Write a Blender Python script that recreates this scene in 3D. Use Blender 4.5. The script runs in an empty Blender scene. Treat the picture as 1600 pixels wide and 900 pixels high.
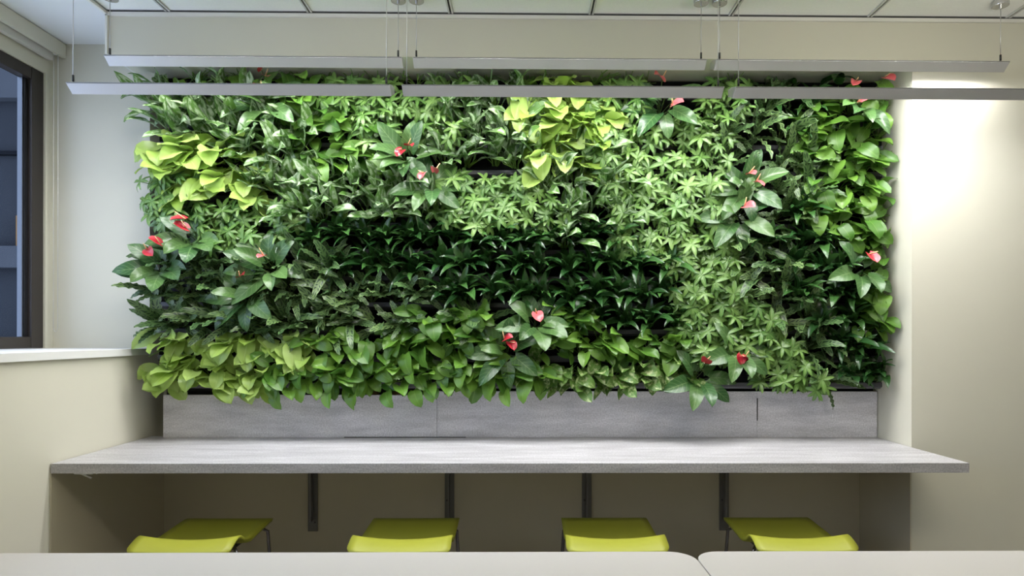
import bpy, bmesh, math, random
from mathutils import Vector, Matrix

random.seed(7)
SC = bpy.context.scene
COL = SC.collection
PI = math.pi

# ------------------------------------------------------------------ camera
F = 980.0                     # focal length in pixels of a 1600 px wide frame
YAW = math.radians(0.70)
ROLL = math.radians(0.10)
VPX, HORIZON = 815.0, 523.0
CAMZ = 1.39
SHIFT_X = (800.0 - F * math.tan(YAW) - VPX) / 1600.0
SHIFT_Y = (HORIZON - 450.0) / 1600.0
cam = bpy.data.cameras.new('camera')
cam.sensor_width = 36.0
cam.lens = F / 1600.0 * 36.0
cam.shift_x = SHIFT_X
cam.shift_y = SHIFT_Y
cam.clip_start = 0.05
camo = bpy.data.objects.new('camera', cam)
COL.objects.link(camo)
camo.matrix_world = (Matrix.Translation((0, 0, CAMZ)) @ Matrix.Rotation(-YAW, 4, 'Z')
                     @ Matrix.Rotation(PI / 2, 4, 'X') @ Matrix.Rotation(ROLL, 4, 'Z'))
SC.camera = camo


def X_at(px, D):
    """world X of a photo column at depth D (used to measure the layout)"""
    u = (px - 800.0 + SHIFT_X * 1600.0) / F
    return D * (u * math.cos(YAW) + math.sin(YAW)) / (math.cos(YAW) - u * math.sin(YAW))


def Z_at(py, D, X=0.0):
    return CAMZ + (HORIZON - py) * (X * math.sin(YAW) + D * math.cos(YAW)) / F


# ------------------------------------------------------------------ world, lights, exposure
SC.view_settings.view_transform = 'Standard'
SC.view_settings.look = 'None'
SC.view_settings.gamma = 1.0
SC.view_settings.exposure = 0.0
try:
    SC.view_settings.use_curve_mapping = False
except Exception:
    pass

world = bpy.data.worlds.new('dusk')
SC.world = world
world.use_nodes = True
bg = world.node_tree.nodes['Background']
bg.inputs[0].default_value = (0.64, 0.76, 1.0, 1)
bg.inputs[1].default_value = 3.4

LAMP_STRENGTH = 87.0
LAMP_COLOR = (0.99, 0.985, 1.0)


def area(name, loc, sx, sy, power, color):
    l = bpy.data.lights.new(name, 'AREA')
    l.shape = 'RECTANGLE'
    l.size, l.size_y = sx, sy
    l.energy = power
    l.color = color
    o = bpy.data.objects.new(name, l)
    o.location = loc
    COL.objects.link(o)
    return o


# ceiling lights of the meeting room, behind the camera
area('room_light', (1.1, 0.45, 2.76), 1.2, 0.6, 17, (1.0, 0.91, 0.74))
area('room_light', (-0.9, 0.45, 2.76), 1.2, 0.6, 11, (1.0, 0.94, 0.82))
# added uplights, out of view, that brighten the ceiling
for _x, _p in ((1.6, 16), (-0.6, 9)):
    area('ceiling_fill', (_x, 1.55, 2.3), 1.2, 0.25, _p, (1.0, 0.95, 0.80)).rotation_euler = (PI, 0, 0)

# ------------------------------------------------------------------ materials
MATS = {}


def new_mat(name):
    m = bpy.data.materials.new(name)
    m.use_nodes = True
    MATS[name] = m
    return m, m.node_tree.nodes, m.node_tree.links, m.node_tree.nodes['Principled BSDF']


def simple(name, col, rough=0.6, metal=0.0, spec=0.5, noise=0.0, nscale=20.0, bump=0.0):
    m, N, L, b = new_mat(name)
    b.inputs['Roughness'].default_value = rough
    b.inputs['Metallic'].default_value = metal
    b.inputs['Specular IOR Level'].default_value = spec
    b.inputs['Base Color'].default_value = (*col, 1)
    if noise or bump:
        t = N.new('ShaderNodeTexCoord')
        n = N.new('ShaderNodeTexNoise')
        n.inputs['Scale'].default_value = nscale
        n.inputs['Detail'].default_value = 5
        L.new(t.outputs['Object'], n.inputs['Vector'])
        if noise:
            r = N.new('ShaderNodeValToRGB')
            r.color_ramp.elements[0].position = 0.3
            r.color_ramp.elements[1].position = 0.7
            r.color_ramp.elements[0].color = (*[c * (1 - noise) for c in col], 1)
            r.color_ramp.elements[1].color = (*[min(1, c * (1 + noise)) for c in col], 1)
            L.new(n.outputs['Fac'], r.inputs['Fac'])
            L.new(r.outputs['Color'], b.inputs['Base Color'])
        if bump:
            bp = N.new('ShaderNodeBump')
            bp.inputs['Strength'].default_value = bump
            bp.inputs['Distance'].default_value = 0.002
            L.new(n.outputs['Fac'], bp.inputs['Height'])
            L.new(bp.outputs['Normal'], b.inputs['Normal'])
    return m


simple('wall_paint', (0.61, 0.592, 0.49), 0.7, spec=0.25, noise=0.015, nscale=3, bump=0.05)
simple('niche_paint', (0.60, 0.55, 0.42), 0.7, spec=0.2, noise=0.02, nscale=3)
simple('soffit_trim', (0.72, 0.71, 0.65), 0.6)
simple('ceiling_tile', (0.82, 0.83, 0.81), 0.9, spec=0.1, noise=0.02, nscale=120, bump=0.1)
simple('ceiling_paint', (0.72, 0.74, 0.74), 0.9, spec=0.1)
simple('grid_metal', (0.55, 0.55, 0.53), 0.5)
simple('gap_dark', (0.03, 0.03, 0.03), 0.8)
simple('sill_white', (0.72, 0.72, 0.70), 0.45)
simple('window_bronze', (0.045, 0.038, 0.034), 0.4, metal=0.3)
simple('window_gasket', (0.008, 0.008, 0.010), 0.5)
simple('window_bead', (0.12, 0.135, 0.16), 0.3, metal=0.6)
simple('blind_fascia', (0.60, 0.585, 0.49), 0.5)
simple('blind_fabric', (0.55, 0.54, 0.50), 0.8)
simple('chain', (0.55, 0.55, 0.52), 0.35, metal=0.5)
simple('facade', (0.024, 0.027, 0.032), 0.8, spec=0.0, noise=0.15, nscale=1.5)
simple('facade_band', (0.045, 0.050, 0.058), 0.8, spec=0.0, noise=0.1, nscale=2)
simple('facade_dark', (0.008, 0.009, 0.011), 0.6, spec=0.0)
simple('facade_warm', (0.15, 0.085, 0.035), 0.7, spec=0.0)
simple('aluminium', (0.52, 0.515, 0.52), 0.42, metal=0.35)
simple('aluminium_dark', (0.20, 0.20, 0.20), 0.5, metal=0.3)
simple('clip_black', (0.02, 0.02, 0.02), 0.4)
simple('steel_cable', (0.55, 0.55, 0.53), 0.35, metal=0.7)
simple('canopy_chrome', (0.55, 0.55, 0.55), 0.25, metal=0.8)
simple('bracket_steel', (0.16, 0.155, 0.15), 0.45, metal=0.5)
simple('chrome_leg', (0.16, 0.15, 0.16), 0.25, metal=0.9)
simple('seat_lime', (0.31, 0.325, 0.034), 0.42, spec=0.4)
simple('seat_edge', (0.05, 0.055, 0.02), 0.5)
simple('table_white', (0.48, 0.465, 0.445), 0.38, spec=0.4)
simple('table_edge', (0.70, 0.69, 0.66), 0.4)
simple('floor_carpet', (0.34, 0.32, 0.28), 0.95, noise=0.2, nscale=80)
simple('tray_plastic', (0.075, 0.075, 0.085), 0.42, spec=0.5)
simple('tray_back', (0.006, 0.006, 0.007), 0.9)
simple('felt_pocket', (0.006, 0.006, 0.006), 1.0, spec=0.1)
simple('petiole_green', (0.20, 0.36, 0.06), 0.5)
simple('petiole_dark', (0.06, 0.10, 0.02), 0.5)
simple('spathe_red', (0.38, 0.018, 0.032), 0.28, spec=0.6)
simple('spathe_pink', (0.62, 0.11, 0.12), 0.28, spec=0.6)
simple('spadix_cream', (0.72, 0.50, 0.26), 0.5)
simple('plywood', (0.36, 0.20, 0.09), 0.7, noise=0.2, nscale=12)

m, N, L, b = new_mat('lamp_glow')
b.inputs['Base Color'].default_value = (0.9, 0.9, 0.9, 1)
b.inputs['Emission Color'].default_value = (*LAMP_COLOR, 1)
b.inputs['Emission Strength'].default_value = LAMP_STRENGTH

m, N, L, b = new_mat('glass')
b.inputs['Base Color'].default_value = (0.9, 0.94, 1.0, 1)
b.inputs['Transmission Weight'].default_value = 1.0
b.inputs['Roughness'].default_value = 0.0
b.inputs['IOR'].default_value = 1.05


def stone(name, lo, hi, streak, rough):
    m, N, L, b = new_mat(name)
    t = N.new('ShaderNodeTexCoord')
    mp = N.new('ShaderNodeMapping')
    mp.inputs['Scale'].default_value = (1.6, 9.0, 9.0)
    n1 = N.new('ShaderNodeTexNoise')
    n1.inputs['Scale'].default_value = 2.2
    n1.inputs['Detail'].default_value = 8
    n1.inputs['Roughness'].default_value = 0.65
    n2 = N.new('ShaderNodeTexNoise')
    n2.inputs['Scale'].default_value = 160
    n2.inputs['Detail'].default_value = 3
    L.new(t.outputs['Object'], mp.inputs['Vector'])
    L.new(mp.outputs['Vector'], n1.inputs['Vector'])
    L.new(t.outputs['Object'], n2.inputs['Vector'])
    r1 = N.new('ShaderNodeValToRGB')
    r1.color_ramp.elements[0].position = 0.30
    r1.color_ramp.elements[1].position = 0.68
    r1.color_ramp.elements[0].color = (*lo, 1)
    r1.color_ramp.elements[1].color = (*hi, 1)
    L.new(n1.outputs['Fac'], r1.inputs['Fac'])
    r2 = N.new('ShaderNodeValToRGB')
    r2.color_ramp.elements[0].position = 0.32
    r2.color_ramp.elements[1].position = 0.66
    g = 1 - streak
    r2.color_ramp.elements[0].color = (g, g, g, 1)
    r2.color_ramp.elements[1].color = (1, 1, 1, 1)
    L.new(n2.outputs['Fac'], r2.inputs['Fac'])
    mx = N.new('ShaderNodeMix')
    mx.data_type = 'RGBA'
    mx.blend_type = 'MULTIPLY'
    mx.inputs['Factor'].default_value = 1.0
    L.new(r1.outputs['Color'], mx.inputs[6])
    L.new(r2.outputs['Color'], mx.inputs[7])
    L.new(mx.outputs[2], b.inputs['Base Color'])
    b.inputs['Roughness'].default_value = rough
    return m


stone('counter_stone', (0.38, 0.37, 0.38), (0.62, 0.61, 0.625), 0.35, 0.42)
stone('splash_stone', (0.54, 0.53, 0.565), (0.82, 0.805, 0.85), 0.30, 0.5)


def leaf_mat(name, dark, light, vein=None, vein_w=0.06, side=0.0, spots=None, patches=None,
             rough=0.36, trans=0.25, spec=0.5):
    """leaf colour from UV: midrib, side veins, spots or marbled patches; hue differs leaf by leaf"""
    m, N, L, b = new_mat(name)
    oi = N.new('ShaderNodeObjectInfo')
    uv = N.new('ShaderNodeUVMap')
    sep = N.new('ShaderNodeSeparateXYZ')
    L.new(uv.outputs['UV'], sep.inputs['Vector'])
    base = N.new('ShaderNodeMix')
    base.data_type = 'RGBA'
    base.inputs[6].default_value = (*dark, 1)
    base.inputs[7].default_value = (*light, 1)
    L.new(oi.outputs['Random'], base.inputs['Factor'])
    col = base.outputs[2]

    def math_(op, a, bb=None, clamp=False):
        n = N.new('ShaderNodeMath')
        n.operation = op
        n.use_clamp = clamp
        for i, v in enumerate((a, bb)):
            if v is None:
                continue
            if isinstance(v, (int, float)):
                n.inputs[i].default_value = v
            else:
                L.new(v, n.inputs[i])
        return n.outputs[0]

    def over(col, fac, rgb):
        n = N.new('ShaderNodeMix')
        n.data_type = 'RGBA'
        L.new(fac, n.inputs['Factor'])
        L.new(col, n.inputs[6])
        n.inputs[7].default_value = (*rgb, 1)
        return n.outputs[2]

    au = math_('ABSOLUTE', math_('SUBTRACT', sep.outputs[0], 0.5))       # 0 at midrib, .5 at edge
    if patches:
        rgb, scale, thr = patches
        n = N.new('ShaderNodeTexNoise')
        n.noise_dimensions = '3D'
        n.inputs['Scale'].default_value = scale
        n.inputs['Detail'].default_value = 3
        cmb = N.new('ShaderNodeCombineXYZ')
        L.new(math_('MULTIPLY', sep.outputs[0], 0.6), cmb.inputs[0])
        L.new(sep.outputs[1], cmb.inputs[1])
        L.new(math_('MULTIPLY', oi.outputs['Random'], 37.0), cmb.inputs[2])
        L.new(cmb.outputs[0], n.inputs['Vector'])
        f = math_('MULTIPLY', math_('SUBTRACT', n.outputs['Fac'], thr), 7.0, True)
        f = math_('MULTIPLY', f, math_('SUBTRACT', 1.0, math_('MULTIPLY', math_('POWER', math_('MULTIPLY', au, 2.0), 4.0), 0.9)))
        col = over(col, f, rgb)
    if spots:
        rgb, freq = spots
        s = math_('SINE', math_('ADD', math_('MULTIPLY', sep.outputs[1], freq), math_('ADD', math_('MULTIPLY', au, -15.0), math_('MULTIPLY', math_('SINE', math_('MULTIPLY', sep.outputs[1], 19.0)), 1.6))))
        band = math_('MULTIPLY', math_('SUBTRACT', s, -0.25), 4.0, True)
        edge = math_('MULTIPLY', math_('SUBTRACT', 0.40, au), 12.0, True)
        mid = math_('MULTIPLY', math_('SUBTRACT', au, 0.07), 14.0, True)
        col = over(col, math_('MULTIPLY', math_('MULTIPLY', band, edge), mid), rgb)
    if side:
        s = math_('SINE', math_('ADD', math_('MULTIPLY', sep.outputs[1], side), math_('MULTIPLY', au, -22.0)))
        f = math_('MULTIPLY', math_('MULTIPLY', math_('SUBTRACT', s, 0.72), 3.0, True), 0.45)
        col = over(col, f, vein)
    if vein:
        f = math_('MULTIPLY', math_('MULTIPLY', math_('SUBTRACT', vein_w, au), 1.0 / vein_w, True), 0.8)
        col = over(col, f, vein)
    L.new(col, b.inputs['Base Color'])
    b.inputs['Roughness'].default_value = rough
    b.inputs['Specular IOR Level'].default_value = spec
    tr = N.new('ShaderNodeBsdfTranslucent')
    L.new(col, tr.inputs['Color'])
    ms = N.new('ShaderNodeMixShader')
    ms.inputs[0].default_value = trans
    out = N['Material Output']
    L.new(b.outputs[0], ms.inputs[1])
    L.new(tr.outputs[0], ms.inputs[2])
    L.new(ms.outputs[0], out.inputs['Surface'])
    return m


leaf_mat('leaf_pothos', (0.060, 0.165, 0.022), (0.155, 0.31, 0.04), vein=(0.22, 0.38, 0.08), vein_w=0.03)
leaf_mat('leaf_marbled', (0.075, 0.17, 0.03), (0.15, 0.28, 0.05), vein=(0.28, 0.42, 0.12), vein_w=0.03,
         patches=((0.50, 0.57, 0.28), 4.5, 0.50))
leaf_mat('leaf_lime', (0.31, 0.47, 0.08), (0.43, 0.59, 0.16), vein=(0.50, 0.64, 0.22), vein_w=0.03, trans=0.3)
leaf_mat('leaf_aglaonema', (0.055, 0.14, 0.025), (0.12, 0.25, 0.045), vein=(0.07, 0.16, 0.03), vein_w=0.04,
         patches=((0.44, 0.54, 0.37), 5.0, 0.45), rough=0.32)
leaf_mat('leaf_dracaena', (0.018, 0.066, 0.016), (0.048, 0.128, 0.028), rough=0.27, trans=0.15, spec=0.6)
leaf_mat('leaf_umbrella', (0.085, 0.205, 0.040), (0.175, 0.32, 0.07), vein=(0.32, 0.42, 0.15), vein_w=0.09, rough=0.33, trans=0.2)
leaf_mat('leaf_rattlesnake', (0.085, 0.165, 0.055), (0.16, 0.25, 0.085), vein=(0.06, 0.12, 0.03), vein_w=0.05,
         spots=((0.014, 0.045, 0.013), 50.0), trans=0.15)
leaf_mat('leaf_anthurium', (0.030, 0.095, 0.026), (0.080, 0.165, 0.042), vein=(0.19, 0.29, 0.12), vein_w=0.035, side=42.0,
         rough=0.3, trans=0.15)

# ------------------------------------------------------------------ mesh helpers


def add_box(bm, x0, x1, y0, y1, z0, z1):
    vs = [bm.verts.new(p) for p in ((x0, y0, z0), (x1, y0, z0), (x1, y1, z0), (x0, y1, z0),
                                    (x0, y0, z1), (x1, y0, z1), (x1, y1, z1), (x0, y1, z1))]
    for f in ((0, 3, 2, 1), (4, 5, 6, 7), (0, 1, 5, 4), (1, 2, 6, 5), (2, 3, 7, 6), (3, 0, 4, 7)):
        bm.faces.new([vs[i] for i in f])


def add_tube(bm, pts, r, n=6, r2=None, caps=True):
    pts = [Vector(p) for p in pts]
    rings = []
    for i, p in enumerate(pts):
        a = pts[max(i - 1, 0)]
        c = pts[min(i + 1, len(pts) - 1)]
        d = (c - a).normalized()
        s = d.cross(Vector((0, 0, 1)))
        if s.length < 1e-3:
            s = d.cross(Vector((1, 0, 0)))
        s.normalize()
        t = d.cross(s)
        rr = r if r2 is None else r + (r2 - r) * i / (len(pts) - 1)
        rings.append([bm.verts.new(p + (s * math.cos(2 * PI * k / n) + t * math.sin(2 * PI * k / n)) * rr) for k in range(n)])
    for a, c in zip(rings, rings[1:]):
        for k in range(n):
            bm.faces.new((a[k], a[(k + 1) % n], c[(k + 1) % n], c[k]))
    if caps and n > 2:
        bm.faces.new(rings[0][::-1])
        bm.faces.new(rings[-1])


def add_prism(bm, profile, x0, x1):
    """profile: list of (y, z); extruded along X"""
    a = [bm.verts.new((x0, y, z)) for y, z in profile]
    c = [bm.verts.new((x1, y, z)) for y, z in profile]
    n = len(profile)
    for k in range(n):
        bm.faces.new((a[k], a[(k + 1) % n], c[(k + 1) % n], c[k]))
    bm.faces.new(a[::-1])
    bm.faces.new(c)


def mesh_of(bm, name, mat, smooth=False, bevel=0.0):
    bmesh.ops.recalc_face_normals(bm, faces=bm.faces)
    if bevel:
        bmesh.ops.bevel(bm, geom=list(bm.edges), offset=bevel, segments=2, affect='EDGES', profile=0.6)
    me = bpy.data.meshes.new(name)
    bm.to_mesh(me)
    bm.free()
    me.materials.append(MATS[mat])
    if smooth:
        me.polygons.foreach_set('use_smooth', [True] * len(me.polygons))
    return me


def link(name, data, parent=None):
    o = bpy.data.objects.new(name, data)
    COL.objects.link(o)
    if parent is not None:
        o.parent = parent
    return o


def obj(name, bm, mat, parent=None, smooth=False, bevel=0.0):
    return link(name, mesh_of(bm, name, mat, smooth, bevel), parent)


def box(name, x0, x1, y0, y1, z0, z1, mat, parent=None, bevel=0.0):
    bm = bmesh.new()
    add_box(bm, x0, x1, y0, y1, z0, z1)
    return obj(name, bm, mat, parent, bevel=bevel)


def tag(o, label, cat, group=None):
    o['label'] = label
    o['category'] = cat
    if group:
        o['group'] = group
    return o


def thing(name, label, cat, loc=(0, 0, 0), group=None):
    o = link(name, None)
    o.location = loc
    return tag(o, label, cat, group)


def struct(name, boxes, mat, parent=None):
    bm = bmesh.new()
    for q in boxes:
        add_box(bm, *q)
    o = obj(name, bm, mat, parent)
    if parent is None:
        o['kind'] = 'structure'
    return o


# ------------------------------------------------------------------ the room
XL = -1.79          # face of the low wall under the window ledge, left end of the niche
XR = 1.717          # right side of the niche
XW = -2.25          # window wall
YF = 2.74           # face of the main back wall and of the soffit
YN = 3.16           # back of the niche
YA = 3.04           # back wall beside the window
CZ = 2.782
SOF = Z_at(90, YF)
LEDGE = 1.322
YB, XE = -3.0, 4.2

struct('floor', [(-2.6, XE + .1, YB - .1, 3.4, -0.1, 0.0)], 'floor_carpet')
struct('wall_back_left', [(-2.33, XL, YA, 3.4, 0, CZ)], 'wall_paint')
struct('wall_back_niche', [(XL, XR, YN, 3.4, 0, SOF)], 'wall_paint')
struct('wall_back_right', [(XR, XE, YF, 3.4, 0, SOF)], 'wall_paint')
struct('trim_4', [(XL, XE, YF, 3.4, SOF, CZ)], 'wall_paint')
struct('wall_right', [(XE, XE + .1, YB, 3.4, 0, CZ)], 'wall_paint')
struct('wall_front', [(-2.6, XE, YB - .1, YB, 0, CZ)], 'wall_paint')
wl = struct('wall_left', [(-2.33, XL, YB, YA, 0, LEDGE - .030)], 'wall_paint')
struct('wall_left_upper', [(-2.33, XW, 2.99, YA, LEDGE - .03, CZ), (-2.33, XW, YB, -1.0, LEDGE - .03, CZ),
                          (-2.33, XW, -1.0, 2.99, 2.62, CZ)], 'wall_paint')
# painted lining under the counter at the niche's two cheeks and back
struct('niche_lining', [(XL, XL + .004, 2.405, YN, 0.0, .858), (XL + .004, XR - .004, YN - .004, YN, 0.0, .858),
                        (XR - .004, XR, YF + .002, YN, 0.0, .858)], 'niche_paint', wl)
ledge = struct('trim_1', [(-2.33, XL + .017, YB, YA, LEDGE - .030, LEDGE)], 'sill_white')

# ceiling: slab over everything, tiles hung in a metal grid as far as the soffit
ceil = struct('ceiling', [(-2.33, XE + .1, YB - .1, 3.4, CZ + .022, CZ + .12), (-2.33, XL - .012, YB, YA, CZ, CZ + .022)], 'ceiling_paint')
tile_me = None
xs0 = X_at(264, YF)
TW = .61
tw = TW - .024
bm = bmesh.new()
add_box(bm, 0, tw, -.598, 0, .006, .022)
tile_me = mesh_of(bm, 'ceiling_tile', 'ceiling_tile')
k = -1
for k in range(-1, 8):
    x0 = xs0 + k * TW + .012
    for r in range(9):
        y1 = YF - .016 - r * .61
        if k == -1:
            bm = bmesh.new()
            add_box(bm, 0, max(.02, tw - (XL - x0) - .002), -.598, 0, .006, .022)
            o = link('ceiling_tile', mesh_of(bm, 'ceiling_tile', 'ceiling_tile'), ceil)
            o.location = (XL + .002, y1, CZ)
        else:
            o = link('ceiling_tile', tile_me, ceil)
            o.location = (x0, y1, CZ)
for k in range(0, 8):
    xb = xs0 + k * TW
    bm = bmesh.new()
    add_box(bm, xb - .011, xb - .004, YB, YF - .014, CZ, CZ + .02)
    add_box(bm, xb + .004, xb + .011, YB, YF - .014, CZ, CZ + .02)
    obj('ceiling_grid_bar', bm, 'grid_metal', ceil)
    box('grid_slot', xb - .004, xb + .004, YB, YF - .014, CZ + .008, CZ + .021, 'gap_dark', ceil)
for r in range(1, 9):
    yb = YF - .016 - r * .61
    box('ceiling_grid_bar', XL, XE, yb + .001, yb + .011, CZ + .001, CZ + .02, 'grid_metal', ceil)
struct('trim_2', [(XL - .010, XE, YF - .012, YF, CZ - .016, CZ - .001), (XL - .010, XL - .001, YF - .012, YA, SOF + .0, CZ - .001),
                  (XL - .012, XL, YB, YF - .012, CZ - .012, CZ)], 'soffit_trim')
box('ceiling_shadow_gap', XL, XE, YF - .016, YF - .001, CZ + .004, CZ + .02, 'aluminium_dark', ceil)

# ------------------------------------------------------------------ window
win = link('window_1', None)
win['kind'] = 'structure'
FX = XW - .02
z0, z1 = LEDGE + .002, 2.62
for (y0, y1) in ((-1.0, -.93), (1.12, 1.19), (2.918, 2.988)):
    box('window_stile', FX - .035, FX + .012, y0, y1, z0, z1, 'window_bronze', win, bevel=.002)
for (a, c) in ((z0, z0 + .052), (z1 - .055, z1)):
    for (y0, y1) in ((-.93, 1.12), (1.19, 2.918)):
        box('window_rail', FX - .035, FX + .010, y0, y1, a, c, 'window_bronze', win, bevel=.002)
for (y0, y1) in ((-.93, 1.12), (1.19, 2.918)):
    box('window_pane', FX - .032, FX - .027, y0, y1, z0 + .052, z1 - .055, 'glass', win)
box('window_gasket', FX - .034, FX - .006, 2.899, 2.917, z0 + .053, z1 - .056, 'window_gasket', win)
box('window_bead', FX - .034, FX - .012, 2.891, 2.898, z0 + .053, z1 - .056, 'window_bead', win)

# roller blind pelmet along the window head
bl = thing('roller_blind', 'beige roller blind cassette along the top of the window', 'blind', (XW + .06, 1.0, 2.70))
def blp(name, x0, x1, y0, y1, za, zb, mat):
    o = box(name, x0 - XW - .06, x1 - XW - .06, y0 - 1, y1 - 1, za - 2.70, zb - 2.70, mat, bl, bevel=.0015)
    return o
zt = CZ - .004
zb_ = Z_at(97, YA)
blp('fascia', XW + .045, XW + .062, -1.0, YA - .002, zb_, zt, 'blind_fascia')
blp('cassette', XW + .004, XW + .045, -1.0, YA - .01, zb_ + .012, zt - .004, 'sill_white')
blp('bottom_bar', XW + .010, XW + .034, -0.95, 2.99, zb_ - .028, zb_ + .011, 'blind_fabric')
bm = bmesh.new()
cx, cy = .0, YA - 1 - .05
zc0, zc1 = zb_ - 2.70, Z_at(520, 3.0) - 2.70
for s in (-1, 1):
    add_tube(bm, [(-.012 + s * .010, cy, zc0), (-.012 + s * .010, cy, zc1 + .02)], .0017, 5)
add_tube(bm, [(-.022, cy, zc1 + .02), (-.018, cy, zc1 + .006), (-.012, cy, zc1), (-.006, cy, zc1 + .006), (-.002, cy, zc1 + .02)], .0017, 5)
obj('pull_chain', bm, 'chain', bl)

# building outside
fb = thing('neighbour_building', 'blue-grey building facade seen outside through the window', 'building', (-5.5, 6.0, -3))
box('wall', -3.5, 2.2, 0, .4, 0, 9, 'facade', fb)
for zc, h in ((-.15, .10), (.72, .20), (2.35, .3), (3.6, .25)):
    box('ledge', -3.5, 2.2, -.10, 0, zc + 1.39 + 3 - h / 2, zc + 1.39 + 3 + h / 2, 'facade_band', fb)
for zc in (1.72, 2.62):
    box('floor_line', -3.5, 2.2, -.05, 0, zc + 1.39 + 3 - .035, zc + 1.39 + 3, 'facade_dark', fb)
box('side_pier', 1.05, 1.3, -.2, 0, 0, 9, 'facade_dark', fb)
box('lit_panel', .755, .80, -.06, 0, 5.15, 5.5, 'facade_warm', fb)

# ------------------------------------------------------------------ counter, backsplash, brackets
ct = thing('wall_counter', 'long grey stone-look counter spanning the niche below the plants', 'counter', (0, 2.7, .86))
XC0, XC1 = XL + .0055, X_at(1515, 2.4)
bm = bmesh.new()
pts = [(XC0, 2.40), (XC1, 2.40), (XR - .001, YF - .001), (XR - .001, 3.05), (XC0, 3.05)]
lo = [bm.verts.new((x, y - 2.7, .0)) for x, y in pts]
hi = [bm.verts.new((x, y - 2.7, .038)) for x, y in pts]
bm.faces.new(lo[::-1]); bm.faces.new(hi)
for i in range(5):
    bm.faces.new((lo[i], lo[(i + 1) % 5], hi[(i + 1) % 5], hi[i]))
obj('worktop', bm, 'counter_stone', ct, bevel=.0015)
box('end_support_clip', XC0 + .06, XC0 + .13, -.26, -.24, -.012, -.0005, 'sill_white', ct)
bm = bmesh.new()
add_tube(bm, [(XC0 + .07, -.25, -.006), (XC0 + .12, -.25, -.028)], .004, 6)
add_tube(bm, [(XC0 + .137, -.25, -.004), (XC0 + .142, -.25, -.012)], .004, 6)
obj('end_support_arm', bm, 'sill_white', ct)

YS = 3.0
cuts = [(255, 683, 617.5), (683, 1183, 611.5), (1183, 1371, 611.5)]
names = ['left-hand grey stone backsplash panel with its top edge showing a gap', 'middle grey stone backsplash panel on the counter',
         'short right-hand grey stone backsplash panel beyond the dark joint']
for (a, c, yt), lb in zip(cuts, names):
    o = box('backsplash_panel', X_at(a, YS) + .0006, X_at(c, YS) - .0006, YS, YS + .02, .8985, Z_at(yt, YS), 'splash_stone', bevel=.0008)
    tag(o, lb, 'backsplash', 'stone backsplash panels')
box('joint_filler', X_at(1182.6, YS), X_at(1184.2, YS), YS - .0012, YS - .0002, Z_at(657, YS), Z_at(622, YS), 'gap_dark', o)
o = box('gap_shade_strip', X_at(538, YS), X_at(728, YS), YS - .0015, YS - .0002, .8985, .9015, 'gap_dark')  # dark strip standing in for the shade of a narrow gap
tag(o, 'thin dark strip painted as the shaded gap between backsplash and counter', 'strip')
# timber packing seen in the gap above the left panel
for i, (a, c) in enumerate(((352, 374), (376, 392), (574, 590), (614, 632))):
    o = box('timber_packer', X_at(a, 3.06), X_at(c, 3.06), 3.055, 3.09, 1.055, Z_at(611 + i % 2, 3.06), 'plywood')
    tag(o, ['first brown timber packer from the left in the gap above the backsplash',
            'second brown timber packer from the left above the backsplash',
            'third brown timber packer from the left above the backsplash',
            'rightmost brown timber packer in the gap above the backsplash'][i], 'packer', 'timber packers above the backsplash')
box_bk = struct('gap_shade_block', [(X_at(262, 3.1), X_at(1362, 3.1), 3.092, 3.155, 1.0, 1.16)], 'gap_dark')  # black block behind the gap, its shade put into the colour

where = ['leftmost', 'second from left', 'third from left', 'rightmost']
for i, px in enumerate((487, 702, 918, 1134)):
    x = X_at(px, 3.13)
    t = thing('counter_bracket', '%s dark steel angle bracket on the wall under the counter' % where[i], 'bracket', (x, YN, .86), 'steel counter brackets')
    box('wall_plate', -.024, .024, -.012, -.0045, -.455, -.001, 'bracket_steel', t, bevel=.001)
    box('web', -.0105 + .006, -.0045 + .006, -.045, -.0121, -.40, -.001, 'aluminium_dark', t)
    box('arm', -.02, .02, -.60, -.046, -.008, -.001, 'bracket_steel', t)
    bm = bmesh.new()
    add_tube(bm, [(.012, -.0122, -.41), (.012, -.0145, -.41)], .004, 8)
    add_tube(bm, [(-.012, -.0122, -.30), (-.012, -.0145, -.30)], .004, 8)
    obj('screw', bm, 'clip_black', t)

# ------------------------------------------------------------------ stools
def smooth_curve(pts, n):
    """Catmull-Rom through (y, z) points"""
    out = []
    P = [pts[0]] + pts + [pts[-1]]
    seg = len(pts) - 1
    for i in range(n + 1):
        t = i / n * seg
        k = min(int(t), seg - 1)
        u = t - k
        p0, p1, p2, p3 = P[k], P[k + 1], P[k + 2], P[k + 3]
        out.append(tuple(.5 * (2 * p1[j] + (p2[j] - p0[j]) * u + (2 * p0[j] - 5 * p1[j] + 4 * p2[j] - p3[j]) * u * u
                               + (3 * p1[j] - p0[j] - 3 * p2[j] + p3[j]) * u ** 3) for j in (0, 1)))
    return out


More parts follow.
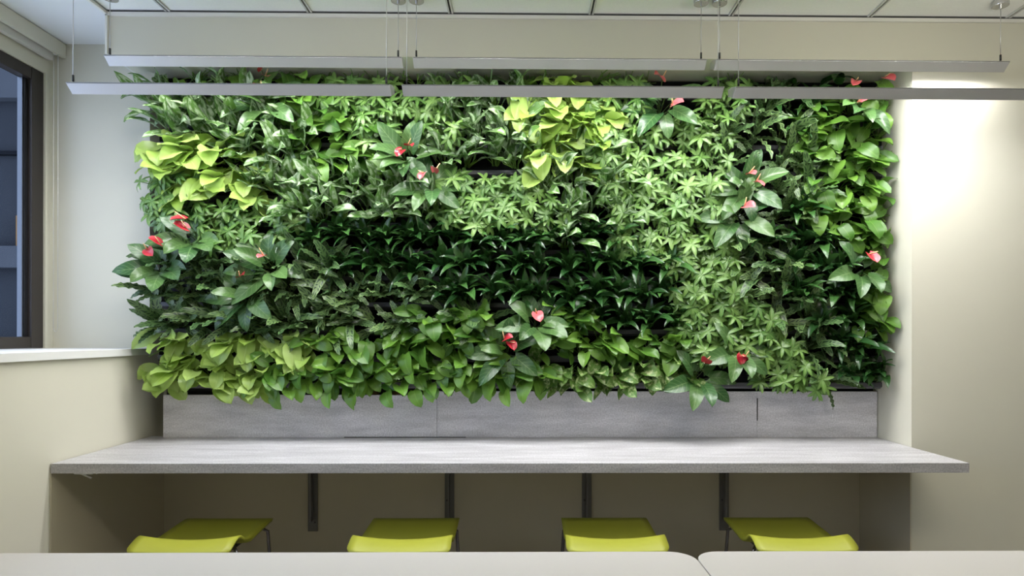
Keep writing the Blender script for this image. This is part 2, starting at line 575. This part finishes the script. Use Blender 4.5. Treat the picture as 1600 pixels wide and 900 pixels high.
def seat_bm():
    # far edge -> dip -> raised rear roll -> rolled-over lip   (y is towards the wall)
    prof = smooth_curve([(.205, .603), (.17, .609), (.05, .600), (-.045, .594), (-.085, .602), (-.118, .619), (-.150, .624), (-.19, .616), (-.222, .604)], 32)
    NU = 12
    bm = bmesh.new()
    top, bot = [], []
    for i, (y, z) in enumerate(prof):
        t = i / 32
        hw = .181 + .008 * t
        if t < .1:
            hw -= .018 * (1 - t / .1) ** 2
        if t > .92:
            hw -= .014 * ((t - .92) / .08) ** 2
        rt, rb = [], []
        for j in range(NU + 1):
            u = 2 * j / NU - 1
            lift = .016 * u * u * max(0, 1 - abs(y + .135) / .11) - .006 * (1 - u * u) * max(0, 1 - abs(y - .02) / .2)
            rt.append(bm.verts.new((u * hw, y, z + lift)))
            rb.append(bm.verts.new((u * (hw - .004), y, z + lift - .013)))
        top.append(rt); bot.append(rb)
    for i in range(32):
        for j in range(NU):
            bm.faces.new((top[i][j], top[i][j + 1], top[i + 1][j + 1], top[i + 1][j]))
            bm.faces.new((bot[i][j], bot[i + 1][j], bot[i + 1][j + 1], bot[i][j + 1]))
        bm.faces.new((top[i][0], top[i + 1][0], bot[i + 1][0], bot[i][0]))
        bm.faces.new((top[i][NU], bot[i][NU], bot[i + 1][NU], top[i + 1][NU]))
    for j in range(NU):
        bm.faces.new((top[0][j], bot[0][j], bot[0][j + 1], top[0][j + 1]))
        bm.faces.new((top[32][j], top[32][j + 1], bot[32][j + 1], bot[32][j]))
    return bm


seat_me = mesh_of(seat_bm(), 'seat', 'seat_lime', smooth=True)
leg_mes = []
for sx in (-1, 1):
    for sy in (-1, 1):
        bm = bmesh.new()
        yy = .155 if sy > 0 else -.13
        zt_ = .592 if sy > 0 else .600
        add_tube(bm, [(sx * .13, yy * .5, .585), (sx * .155, yy * .85, .583), (sx * .172, yy, .565), (sx * .185, yy * 1.08, .35), (sx * .20, yy * 1.22, .006)], .007, 8)
        leg_mes.append((mesh_of(bm, 'leg', 'chrome_leg', True), (sx * .20, yy * 1.22)))
bm = bmesh.new()
q = [(-.19, -.15), (.19, -.15), (.19, .175), (-.19, .175)]
for a, c in zip(q, q[1:] + q[:1]):
    add_tube(bm, [(a[0], a[1], .22), (c[0], c[1], .22)], .006, 8)
foot_me = mesh_of(bm, 'footrest', 'chrome_leg', True)
bm = bmesh.new()
add_box(bm, -.14, .14, -.09, .09, .570, .581)
under_me = mesh_of(bm, 'seat_frame', 'clip_black')
stool_labels = ['lime green stool at the left end of the counter, nearest the window wall',
                'second lime green stool from the left under the counter',
                'lime green stool just left of the gap between the white tables',
                'lime green stool at the right end of the counter, behind the right table']
for (xn, lb) in zip((-1.236, -.444, .352, 1.047), stool_labels):
    t = thing('counter_stool', lb, 'stool', (xn, 2.49, 0), 'lime stools at the counter')
    link('seat', seat_me, t)
    link('seat_frame', under_me, t)
    for me, (fx, fy) in leg_mes:
        lg = link('leg', me, t)
        bm = bmesh.new()
        add_tube(bm, [(fx, fy, 0), (fx, fy, .012)], .010, 8)
        obj('foot_cap', bm, 'clip_black', lg)
    link('footrest', foot_me, t)

# ------------------------------------------------------------------ white tables in the foreground
YT = 1.868
ZT = Z_at(862, YT)


def table(x0, x1, label):
    t = thing('meeting_table', label, 'table', ((x0 + x1) / 2, YT - .38, 0), 'white meeting tables in the foreground')
    hw, hd, r = (x1 - x0) / 2, .38, .075
    for nm, za, zb2, inset, mat in (('tabletop', ZT - .022, ZT, 0, 'table_white'), ('underside', ZT - .030, ZT - .0221, .006, 'table_edge')):
        bm = bmesh.new()
        ring = []
        for (sx, sy, a0) in ((1, 1, 0), (-1, 1, 90), (-1, -1, 180), (1, -1, 270)):
            for k in range(9):
                a = math.radians(a0 + k * 90 / 8)
                ring.append((sx * (hw - r) + (r - inset) * math.cos(a), sy * (hd - r) + (r - inset) * math.sin(a)))
        lo = [bm.verts.new((x, y, za)) for x, y in ring]
        hi = [bm.verts.new((x, y, zb2)) for x, y in ring]
        bm.faces.new(lo[::-1]); bm.faces.new(hi)
        n = len(ring)
        for i in range(n):
            bm.faces.new((lo[i], lo[(i + 1) % n], hi[(i + 1) % n], hi[i]))
        obj(nm, bm, mat, t, bevel=.0025 if nm == 'tabletop' else 0)
    for sx in (-1, 1):
        for sy in (-1, 1):
            bm = bmesh.new()
            add_tube(bm, [(sx * (hw - .09), sy * (hd - .09), 0), (sx * (hw - .09), sy * (hd - .09), ZT - .0301)], .022, 10)
            obj('leg', bm, 'aluminium', t, True)


XS = X_at(1081, YT)
table(XS - 2.13, XS - .0015, 'long white meeting table filling the foreground left and centre')
table(XS + .0015, XS + 2.13, 'white meeting table at the right of the foreground')

# ------------------------------------------------------------------ hanging wall-washer lights
LIGHT_LABELS = {
    (0, 0): 'upper left hanging aluminium light bar in the back row',
    (0, 1): 'upper middle hanging aluminium light bar in the back row',
    (0, 2): 'upper right hanging aluminium light bar in the back row, over the bare wall',
    (1, 0): 'lower left hanging aluminium light bar in the front row, nearest the window',
    (1, 1): 'lower middle hanging aluminium light bar in the front row',
    (1, 2): 'lower right hanging aluminium light bar in the front row, running out of frame'}


def light_bar(row, i, x0, x1, y, z, cab):
    cx = (x0 + x1) / 2
    t = thing('light_bar', LIGHT_LABELS[row, i], 'light', (cx, y, z), 'hanging light bars over the green wall')
    h = (x1 - x0) / 2
    # profile (y, z): sloping visor towards the room, open reflector towards the wall
    visor = [(0, 0), (.036, -.0265), (.038, -.0245), (.006, .003)]
    bm = bmesh.new()
    add_prism(bm, visor, -h, h)
    obj('visor', bm, 'aluminium', t)
    bm = bmesh.new()
    add_prism(bm, [(.0002, .0005), (.0058, .0033), (.05, .0165), (.084, .0210), (.084, -.0020), (.088, -.0020), (.088, .0255), (.046, .0200), (-.0006, .0046)], -h, h)
    obj('top_cover', bm, 'aluminium_dark', t)
    # lamp strip inside the reflector
    bm = bmesh.new()
    add_prism(bm, [(.045, .0000), (.079, .0165), (.0776, .0190), (.0437, .0027)], -h + .02, h - .02)
    obj('lamp_strip', bm, 'lamp_glow', t)
    for s in (-1, 1):
        bm = bmesh.new()
        a, c = (-h - .003, -h - .0005) if s < 0 else (h + .0005, h + .003)
        add_prism(bm, [(0, 0.004), (.036, -.0265), (.044, -.0205), (.066, -.0100), (.088, -.0015), (.088, .0255), (.046, .0200)], a, c)
        obj('end_cap', bm, 'aluminium', t)
    for s, px in zip((-1, 1), cab):
        xl = px - cx
        bm = bmesh.new()
        add_tube(bm, [(xl, .012, .012), (xl, .012, .036)], .004, 6)
        obj('cable_clip', bm, 'clip_black', t, True)
        bm = bmesh.new()
        add_tube(bm, [(xl, .012, .036), (xl, .012, CZ - z - .02)], .0016, 5)
        obj('cable', bm, 'steel_cable', t, True)
        bm = bmesh.new()
        add_tube(bm, [(xl, .012, CZ - z - .022), (xl, .012, CZ - z - .002)], .031, 24)
        can = obj('canopy', bm, 'canopy_chrome', t, bevel=.003)
        bm = bmesh.new()
        add_tube(bm, [(xl, .012, CZ - z - .033), (xl, .012, CZ - z - .0221)], .005, 8)
        obj('cable_gripper', bm, 'canopy_chrome', can)


YU, YLW = 2.575, 2.35
ZU, ZLW = Z_at(92, YU), Z_at(135, YLW)
for i, (a, c, k0, k1) in enumerate(((162, 626, 168, 620.5), (645, 1103, 649, 1096), (1120, 1577, 1125, 1566))):
    light_bar(0, i, X_at(a, YU), X_at(c, YU), YU, ZU, (X_at(k0, YU), X_at(k1, YU)))
for i, (a, c, k0, k1) in enumerate(((103, 607, 110, 602), (628, 1130, 634, 1123), (1150, 1652, 1155, 1640))):
    light_bar(1, i, X_at(a, YLW), X_at(c, YLW), YLW, ZLW, (X_at(k0, YLW), X_at(k1, YLW)))

# ------------------------------------------------------------------ green wall: planter frame
YP = 2.965                       # front lip of the trays
ROWS = 12
RZ0, RDZ = Z_at(598, YP), 41.4 * YP / F
PX0, PX1 = X_at(250, YP) - .012, X_at(1386, YP)
gw = thing('planter_wall', 'dark wall-hung planter frame of stacked trays holding the green wall', 'planter', (0, 3.0, RZ0))
box('back_panel', PX0 + .01, PX1 - .01, .043, .088, -.045, RDZ * ROWS - .04, 'tray_back', gw)
NM = 6
mw = (PX1 - PX0) / NM
bm = bmesh.new()
add_prism(bm, [(-.035, 0), (-.032, .003), (.042, .003), (.042, -.029), (-.016, -.029), (-.035, -.018)], .0008, mw - .0008)
tray_me = mesh_of(bm, 'planter_tray', 'tray_plastic')
bm = bmesh.new()
add_box(bm, .004, mw - .004, -.028, .041, .0032, .052)
felt_me = mesh_of(bm, 'felt_pocket', 'felt_pocket')
for r in range(ROWS):
    for k in range(NM):
        o = link('planter_tray', tray_me, gw)
        o.location = (PX0 + k * mw, 0, r * RDZ)
        f = link('felt_pocket', felt_me, o)

# ------------------------------------------------------------------ leaves
def leaf_shape(bm, L_, W, prof, nseg=6, ncol=2, droop=.6, fold=.25, wave=0., wfreq=3, lobe=0., twist=0., bend0=0., xf=None, uvl=None, side=0.):
    uvl = uvl or bm.loops.layers.uv.verify()
    rows = []
    y = z = xs = 0.
    ph = random.random() * 6.28
    prev = 0.
    mx = max(prof(i / 40) for i in range(41))
    for i in range(nseg + 1):
        v = i / nseg
        th = bend0 - droop * (v ** 1.25)
        if i:
            ds = L_ * (v - prev)
            y += math.cos(th) * ds
            z += math.sin(th) * ds
            xs = side * L_ * v * v
        prev = v
        ty, tz = math.cos(th), math.sin(th)
        ny, nz = -tz, ty
        w = W * .5 * prof(v) / mx
        row = []
        for j in range(-ncol, ncol + 1):
            u = j / ncol
            x = u * w
            hgt = fold * abs(x) + wave * abs(u) ** 1.5 * math.sin(v * wfreq * 6.28 + ph + (0 if u > 0 else 1.7)) + twist * v * x
            back = -lobe * L_ * (abs(u) ** 1.6) * (1 - v) ** 3
            p = Vector((x + xs, y + ty * back + ny * hgt, z + tz * back + nz * hgt))
            if xf is not None:
                p = xf @ p
            row.append((bm.verts.new(p), (u * .5 + .5, v)))
        rows.append(row)
    for a, c in zip(rows, rows[1:]):
        for j in range(2 * ncol):
            f = bm.faces.new((a[j][0], a[j + 1][0], c[j + 1][0], c[j][0]))
            for lp, src in zip(f.loops, (a[j], a[j + 1], c[j + 1], c[j])):
                lp[uvl].uv = src[1]


def P_heart(v): return (v + .03) ** .42 * max(0.0, 1 - v) ** .75 + .004
def P_ell(v): return (v + .01) ** .62 * max(0.0, 1 - v) ** .72 + .004
def P_lance(v): return (v + .05) ** .45 * max(0.0, 1 - v) ** .9 + .004
def P_strap(v): return (v + .02) ** .35 * max(0.0, 1 - v) ** .5 + .004


def leaf_mesh(name, mat, **kw):
    bm = bmesh.new()
    leaf_shape(bm, **kw)
    me = bpy.data.meshes.new(name)
    bm.to_mesh(me)
    bm.free()
    me.materials.append(MATS[mat])
    me.polygons.foreach_set('use_smooth', [True] * len(me.polygons))
    return me


U = random.uniform
LEAVES = {k: [] for k in 'PVLADSCT'}
for i in range(8):
    for key, mat in (('P', 'leaf_pothos'), ('V', 'leaf_marbled')):
        l = U(.075, .112)
        LEAVES[key].append(leaf_mesh('pothos_leaf', mat, L_=l, W=l * U(.66, .82), prof=P_heart, nseg=6, droop=U(.3, 1.1), fold=U(.12, .5),
                                     wave=U(.001, .005), wfreq=U(1, 2), lobe=U(.10, .2), side=U(-.15, .15), bend0=U(0, .4), twist=U(-.5, .5)))
    l = U(.085, .122)
    LEAVES['L'].append(leaf_mesh('lime_leaf', 'leaf_lime', L_=l, W=l * U(.70, .85), prof=P_heart, nseg=6, droop=U(.3, 1.0), fold=U(.1, .45),
                                 wave=U(.003, .010), wfreq=U(1, 2), lobe=U(.12, .22), side=U(-.15, .15), bend0=U(0, .4), twist=U(-.5, .5)))
    l = U(.14, .195)
    LEAVES['A'].append(leaf_mesh('aglaonema_leaf', 'leaf_aglaonema', L_=l, W=l * U(.28, .37), prof=P_ell, nseg=7, droop=U(.2, 1.1), fold=U(.15, .45),
                                 wave=U(.001, .004), wfreq=2, side=U(-.2, .2), bend0=U(.1, .5), twist=U(-.5, .5)))
    l = U(.13, .18)
    LEAVES['D'].append(leaf_mesh('dracaena_leaf', 'leaf_dracaena', L_=l, W=l * U(.22, .30), prof=P_lance, nseg=8, droop=U(.6, 1.9), fold=U(.2, .5),
                                 wave=U(.001, .003), wfreq=2, side=U(-.15, .15), bend0=U(.2, .6), twist=U(-.4, .4)))
    l = U(.13, .20)
    LEAVES['C'].append(leaf_mesh('rattlesnake_leaf', 'leaf_rattlesnake', L_=l, W=l * U(.19, .25), prof=P_strap, nseg=14, ncol=1, droop=U(.4, 1.3), fold=U(.1, .4),
                                 wave=U(.004, .006), wfreq=U(4.5, 6), side=U(-.2, .2), bend0=U(0, .4)))
    l = U(.125, .175)
    LEAVES['T'].append(leaf_mesh('anthurium_leaf', 'leaf_anthurium', L_=l, W=l * U(.48, .60), prof=P_heart, nseg=7, droop=U(.3, 1.0), fold=U(.1, .45),
                                 wave=U(.001, .005), wfreq=1.5, lobe=U(.1, .2), side=U(-.12, .12), bend0=U(0, .3), twist=U(-.4, .4)))
    # umbrella leaf: a whorl of seven or eight drooping leaflets
    bm = bmesh.new()
    n = random.choice((6, 7, 7, 8))
    ph = U(0, 6.28)
    for q in range(n):
        a = ph + 2 * PI * q / n + U(-.12, .12)
        l = U(.046, .066)
        xf = Matrix.Rotation(a, 3, 'Z')
        leaf_shape(bm, L_=l, W=l * U(.27, .33), prof=P_ell, nseg=5, ncol=1, droop=U(.4, 1.1), fold=U(.1, .4), bend0=U(-.1, .3), xf=xf)
    me = bpy.data.meshes.new('umbrella_leaf')
    bm.to_mesh(me)
    bm.free()
    me.materials.append(MATS['leaf_umbrella'])
    me.polygons.foreach_set('use_smooth', [True] * len(me.polygons))
    LEAVES['S'].append(me)

SPATHE = []
for i in range(4):
    l = U(.045, .058)
    SPATHE.append(leaf_mesh('spathe', 'spathe_red' if i % 2 else 'spathe_pink', L_=l, W=l * U(.75, .9), prof=P_strap, nseg=6, droop=U(.2, .9),
                            fold=U(.2, .7), wave=.002, wfreq=1, lobe=.22, bend0=.3))
bm = bmesh.new()
add_tube(bm, [(0, 0, 0), (0, .016, .016), (0, .030, .030)], .0034, 6, .0016)
SPADIX = mesh_of(bm, 'spadix', 'spadix_cream', True)


def frame(base, d, nrm, s=1.0):
    yv = Vector(d).normalized()
    zv = Vector(nrm) - yv * yv.dot(Vector(nrm))
    if zv.length < 1e-4:
        zv = Vector((0, -.2, 1)) - yv * yv.dot(Vector((0, -.2, 1)))
    zv.normalize()
    xv = yv.cross(zv)
    mt = Matrix((xv * s, yv * s, zv * s)).transposed().to_4x4()
    mt.translation = Vector(base)
    return mt


def cone_dir(axis, lo, hi, az):
    axis = Vector(axis).normalized()
    t1 = axis.cross(Vector((0, 0, 1))).normalized()
    t2 = axis.cross(t1)
    a = math.radians(U(lo, hi))
    return axis * math.cos(a) + (t1 * math.cos(az) + t2 * math.sin(az)) * math.sin(a)


def proto(kind):
    """one plant's recipe: list of (part name, mesh, matrix, child list) and its stems' mesh"""
    parts, stems = [], []
    if kind in 'PVL':
        n = 13 if kind != 'L' else 12
        for q in range(n):
            t = q / n
            bx = U(-.075, .075)
            bz = U(-.025, .10)
            by = -U(.035, .12) * (1 - .25 * abs(bz - .03) / .08)
            d = Vector((bx * 6 + U(-.7, .7), U(-.9, -.05), -.50 + bz * 5 + U(-.5, .4)))
            nr = Vector((U(-.6, .6), -.75, U(.3, 1.2)))
            parts.append(('leaf', random.choice(LEAVES[kind]), frame((bx, by, bz), d, nr, U(.85, 1.1)), None))
            stems.append(((0, -.01, .01), (bx * .5, by * .6, bz * .4 + .02), (bx, by, bz)))
    elif kind == 'A':
        for q in range(13):
            az = q * 2.4
            d = cone_dir((-.12, -.62, .62), 12, 72, az + U(-.3, .3))
            bx, by, bz = U(-.035, .035), -U(.02, .06), U(.0, .04)
            base = Vector((bx, by, bz)) + d * .03
            nr = Vector((0, -.75, .75)) + Vector((U(-.4, .4), U(-.3, .3), U(-.3, .3)))
            parts.append(('leaf', random.choice(LEAVES['A']), frame(base, d, nr, U(.8, 1.05)), None))
            stems.append(((bx * .4, 0, 0), tuple(base * .5), tuple(base)))
    elif kind == 'D':
        for q in range(17):
            az = q * 2.4
            d = cone_dir((0, -.55, .8), 8 + q * 3.2, 20 + q * 3.6, az + U(-.2, .2))
            base = Vector((U(-.012, .012), -.035 + U(-.02, .01), U(.0, .03)))
            nr = Vector((0, -.5, .85)) + Vector((U(-.3, .3), U(-.2, .2), U(-.2, .2)))
            parts.append(('leaf', random.choice(LEAVES['D']), frame(base, d, nr, U(.8, 1.05)), None))
        stems.append(((0, 0, -.01), (0, -.02, .0), (0, -.036, .02)))
    elif kind == 'S':
        for q in range(11):
            bx, bz = U(-.062, .062), U(-.03, .095)
            by = -U(.045, .12)
            d = Vector((bx * 5, -.9, bz * 5 + .25)).normalized()
            nr = (d + Vector((U(-.4, .4), -.55, U(-.1, .7)))).normalized()
            side_ = nr.cross(Vector((U(-1, 1), U(-1, 1), U(-1, 1))))
            parts.append(('leaf', random.choice(LEAVES['S']), frame((bx, by, bz), side_, nr, U(.85, 1.15)), None))
            stems.append(((0, -.01, .0), (bx * .5, by * .55, bz * .5 + .01), (bx, by, bz)))
    elif kind == 'C':
        for q in range(11):
            az = q * 2.4
            d = cone_dir((0, -.8, .35), 25, 88, az + U(-.4, .4))
            base = Vector((U(-.02, .02), -.02, U(.0, .03))) + d * .035
            nr = Vector((0, -.8, .6)) + Vector((U(-.4, .4), U(-.3, .3), U(-.3, .3)))
            parts.append(('leaf', random.choice(LEAVES['C']), frame(base, d, nr, U(.75, 1.1)), None))
            stems.append(((0, 0, 0), tuple(base * .5), tuple(base)))
    elif kind == 'T':
        for q in range(9):
            az = q * 2.4
            d = cone_dir((0, -.72, .3), 40, 95, az + U(-.3, .3))
            base = Vector((d.x * .05, -.10 + d.y * .05, .01 + d.z * .05))
            nr = Vector((U(-.3, .3), -1, U(.2, .7)))
            parts.append(('leaf', random.choice(LEAVES['T']), frame(base, d + Vector((0, -.12, -.15)), nr, U(.8, 1.05)), None))
            stems.append(((0, 0, 0), (base.x * .5, base.y * .6, base.z * .5), tuple(base)))
    bm = bmesh.new()
    for s in stems:
        add_tube(bm, s, .0019 if kind in 'PVLST' else .0026, 3, caps=False)
    stem_me = mesh_of(bm, 'stems', 'petiole_dark' if kind in 'DTC' else 'petiole_green', True)
    return parts, stem_me


PROTO = {k: [proto(k) for _ in range(6)] for k in 'PVLADSCT'}
NAMES = {'P': ('pothos', 'green heart-leaved pothos'), 'V': ('marbled_pothos', 'pale-marbled green pothos'),
         'L': ('lime_pothos', 'lime-yellow heart-leaved pothos'), 'A': ('aglaonema', 'silver-mottled aglaonema'),
         'D': ('dracaena', 'dark glossy dracaena'), 'S': ('umbrella_plant', 'small-leaved umbrella plant'),
         'C': ('rattlesnake_plant', 'wavy spotted rattlesnake plant'), 'T': ('anthurium', 'red-flowered anthurium')}
GROUPS = {'P': 'green pothos in the green wall', 'V': 'marbled pothos in the green wall', 'L': 'lime pothos in the green wall',
          'A': 'aglaonemas in the green wall', 'D': 'dracaenas in the green wall', 'S': 'umbrella plants in the green wall',
          'C': 'rattlesnake plants in the green wall', 'T': 'anthuriums in the green wall'}
STEP = {'P': 37, 'V': 37, 'L': 35, 'A': 38, 'D': 38, 'S': 34, 'C': 40}

# what grows where, row by row from the top: (kind, from column, to column)
MAP = [
    [('A', 246, 300), ('P', 310, 372), ('P', 440, 505), ('S', 520, 722), ('A', 735, 800), ('P', 818, 822), ('L', 850, 925), ('S', 945, 1015), ('S', 1130, 1150), ('C', 1165, 1235), ('D', 1250, 1310), ('P', 1392, 1393)],
    [('A', 248, 395), ('P', 445, 505), ('S', 520, 675), ('A', 690, 812), ('L', 828, 925), ('S', 935, 985), ('S', 1105, 1150), ('C', 1165, 1200), ('D', 1215, 1265), ('P', 1275, 1325), ('P', 1375, 1395)],
    [('A', 270, 465), ('P', 480, 560), ('S', 570, 605), ('S', 668, 700), ('A', 705, 835), ('L', 852, 925), ('S', 935, 1120), ('C', 1135, 1220), ('D', 1235, 1250), ('P', 1268, 1395)],
    [('L', 258, 365), ('A', 385, 470), ('P', 488, 575), ('A', 690, 850), ('L', 868, 900), ('A', 915, 920), ('S', 935, 1110), ('C', 1125, 1140), ('C', 1225, 1258), ('P', 1272, 1395)],
    [('S', 240, 305), ('L', 318, 392), ('A', 405, 625), ('S', 705, 835), ('A', 850, 945), ('S', 962, 1120), ('C', 1222, 1258), ('P', 1272, 1395)],
    [('S', 248, 455), ('A', 470, 680), ('S', 695, 860), ('A', 880, 955), ('S', 970, 1120), ('C', 1212, 1225), ('D', 1240, 1262), ('P', 1278, 1395)],
    [('S', 340, 440), ('D', 460, 860), ('A', 875, 880), ('D', 900, 965), ('S', 980, 1130), ('C', 1145, 1180), ('D', 1200, 1290), ('P', 1310, 1395)],
    [('C', 285, 370), ('C', 450, 515), ('D', 530, 1035), ('S', 1052, 1140), ('C', 1158, 1225), ('D', 1245, 1315), ('P', 1392, 1394)],
    [('C', 252, 340), ('C', 412, 660), ('D', 690, 1045), ('S', 1062, 1150), ('C', 1168, 1215), ('D', 1235, 1335), ('P', 1360, 1393)],
    [('C', 250, 630), ('P', 655, 735), ('C', 745, 752), ('P', 880, 900), ('D', 905, 1050), ('S', 1065, 1195), ('C', 1215, 1270), ('D', 1290, 1330), ('P', 1355, 1392)],
    [('L', 268, 480), ('P', 500, 745), ('P', 865, 1050), ('S', 1070, 1235), ('C', 1258, 1295), ('D', 1320, 1340), ('D', 1375, 1390)],
    [('L', 252, 400), ('P', 425, 740), ('P', 775, 835), ('V', 850, 1060), ('S', 1195, 1262), ('C', 1285, 1288), ('D', 1318, 1390)],
]
ORD = ['first', 'second', 'third', 'fourth', 'fifth', 'sixth', 'seventh', 'eighth', 'ninth', 'tenth', 'eleventh', 'twelfth', 'thirteenth',
       'fourteenth', 'fifteenth', 'sixteenth', 'seventeenth', 'eighteenth', 'nineteenth', 'twentieth']


def hits_room(mt, me):
    """would this leaf poke into the soffit, the niche's cheeks, the ledge or the tray behind it?"""
    for v in me.vertices:
        p = mt @ v.co
        if p.y > YF - .006 and (p.z > SOF - .006 or p.x > XR - .006):
            return True
        if p.y > 3.01 or (p.x < XL + .025 and p.z < LEDGE + .004 and p.z > LEDGE - .4 and False):
            return True
        if p.x < XL + .02 and p.z < LEDGE + .004:
            return True
        if p.z < .95:
            return True
    return False


def plant(kind, loc, label, scale=1.0, flowers=()):
    name = NAMES[kind][0]
    e = thing(name, label, 'plant', loc, GROUPS[kind])
    e.rotation_euler = (U(-.12, .12), U(-.35, .35), U(-.25, .25)) if not flowers else (0, 0, 0)
    e.scale = (scale, scale, scale)
    parts, stem_me = random.choice(PROTO[kind])
    world_m = Matrix.Translation(loc) @ e.rotation_euler.to_matrix().to_4x4() @ Matrix.Scale(scale, 4)
    for nm, me, mt, _ in parts:
        if hits_room(world_m @ mt, me):
            continue
        o = bpy.data.objects.new(nm, me)
        COL.objects.link(o)
        o.parent = e
        o.matrix_basis = mt
    link('stems', stem_me, e)
    for (fx, fy, fz) in flowers:
        loc_f = Vector((fx, fy, fz))
        bm = bmesh.new()
        add_tube(bm, [(0, -.01, .0), (fx * .6, fy * .5, fz * .6 - .01), (fx, fy, fz)], .0018, 4, caps=False)
        obj('flower_stem', bm, 'petiole_dark', e, True)
        sp = link('spathe', random.choice(SPATHE[0::2] if 'pink' in label or 'salmon' in label else SPATHE[1::2]), e)
        sp.matrix_basis = frame(loc_f, (U(-.7, .7), -.5, U(-.9, .3)), (U(-.4, .4), -.8, .7), U(.95, 1.2))
        sx = link('spadix', SPADIX, sp)
        sx.location = (0, .002, .002)
        sx.rotation_euler = (U(-.2, .5), U(-.3, .3), 0)
    return e


YPL = 2.975
todo = []
for r, runs in enumerate(MAP):
    z = RZ0 + (ROWS - 1 - r) * RDZ + .012
    for kind, a, c in runs:
        n = max(1, int(round((c - a) / STEP[kind])) + 1) if c - a > 6 else 1
        for k in range(n):
            px = (a + c) / 2 if n == 1 else a + (c - a) * k / (n - 1)
            todo.append([r, kind, px + U(-5, 5), z + U(-.012, .012)])
for r in range(ROWS):
    for kind in NAMES:
        sel = sorted([t for t in todo if t[0] == r and t[1] == kind], key=lambda t: t[2])
        for i, (_, _, px, z) in enumerate(sel):
            x = max(PX0 + .035, min(PX1 - .05, X_at(px, 2.93)))
            short = NAMES[kind][0].replace('_', ' ')
            if len(sel) == 1:
                lb = '%s, the only one in the %s planter row from the top' % (NAMES[kind][1], ORD[r])
            else:
                lb = '%s, %s of its kind from left in %s row from top' % (NAMES[kind][1], ORD[i] if i < 20 else 'last', ORD[r])
            plant(kind, (x, YPL, z), lb, U(.92, 1.1) * ((.88 if r > 6 else 1.12) if kind == 'L' else 1) * (.85 if r == 0 and kind == 'A' else 1))

# anthuriums one by one: (photo column and row of the flowers, label)
ANTH = [
    ([(408, 118), (414, 127), (408, 152)], 'anthurium with red flowers behind the left light bars, near the top edge'),
    ([(628, 240), (636, 234)], 'anthurium with two red flowers high in the green wall, left of centre'),
    ([(662, 276), (678, 275)], 'anthurium with paired pink flowers just below the first pair, left of centre'),
    ([(1050, 168), (1034, 128)], 'anthurium with a pink flower just under the middle light bar, right of centre'),
    ([(1341, 163), (1338, 128), (1382, 122)], 'anthurium with salmon flower at the top right corner below the light bar'),
    ([(1170, 275), (1180, 288)], 'anthurium with a cluster of pink flowers, upper right of the green wall'),
    ([(1163, 326)], 'anthurium with one slim pink flower, below the upper right flower cluster'),
    ([(290, 350), (292, 365)], 'broad-leaved anthurium with red flowers near the left edge'),
    ([(230, 397), (250, 388)], 'anthurium spilling over the left edge, half-hidden dark red flowers'),
    ([(412, 406)], 'anthurium with a single pink flower, left side at mid height'),
    ([(375, 439)], 'anthurium with a single red flower, lower left'),
    ([(838, 494)], 'anthurium with a pink flower, lower centre, the higher of the pair'),
    ([(788, 536), (796, 540)], 'anthurium with deep red flowers, lower centre, the lower of the pair'),
    ([(1100, 572)], 'anthurium with one red flower in the bottom row, the left-hand plant of two'),
    ([(1158, 560), (1162, 566)], 'anthurium with two red flowers in the bottom row, the right-hand plant of two'),
    ([(1358, 400)], 'anthurium with a slim dark red flower near the right edge at mid height'),
]
YFL = 2.80
for fl, lb in ANTH:
    cx = sum(X_at(p, YFL) for p, q in fl) / len(fl)
    cz = sum(Z_at(q, YFL) for p, q in fl) / len(fl)
    row = max(0, min(ROWS - 1, int(round((cz - .035 - RZ0 - .01) / RDZ))))
    bx = max(PX0 + .04, min(PX1 - .07, cx * 2.93 / 2.93))
    bz = RZ0 + row * RDZ + .012
    plant('T', (bx, YPL, bz), lb, 1.0, [(X_at(p, YFL) - bx, YFL - YPL, Z_at(q, YFL) - bz + .015) for p, q in fl])
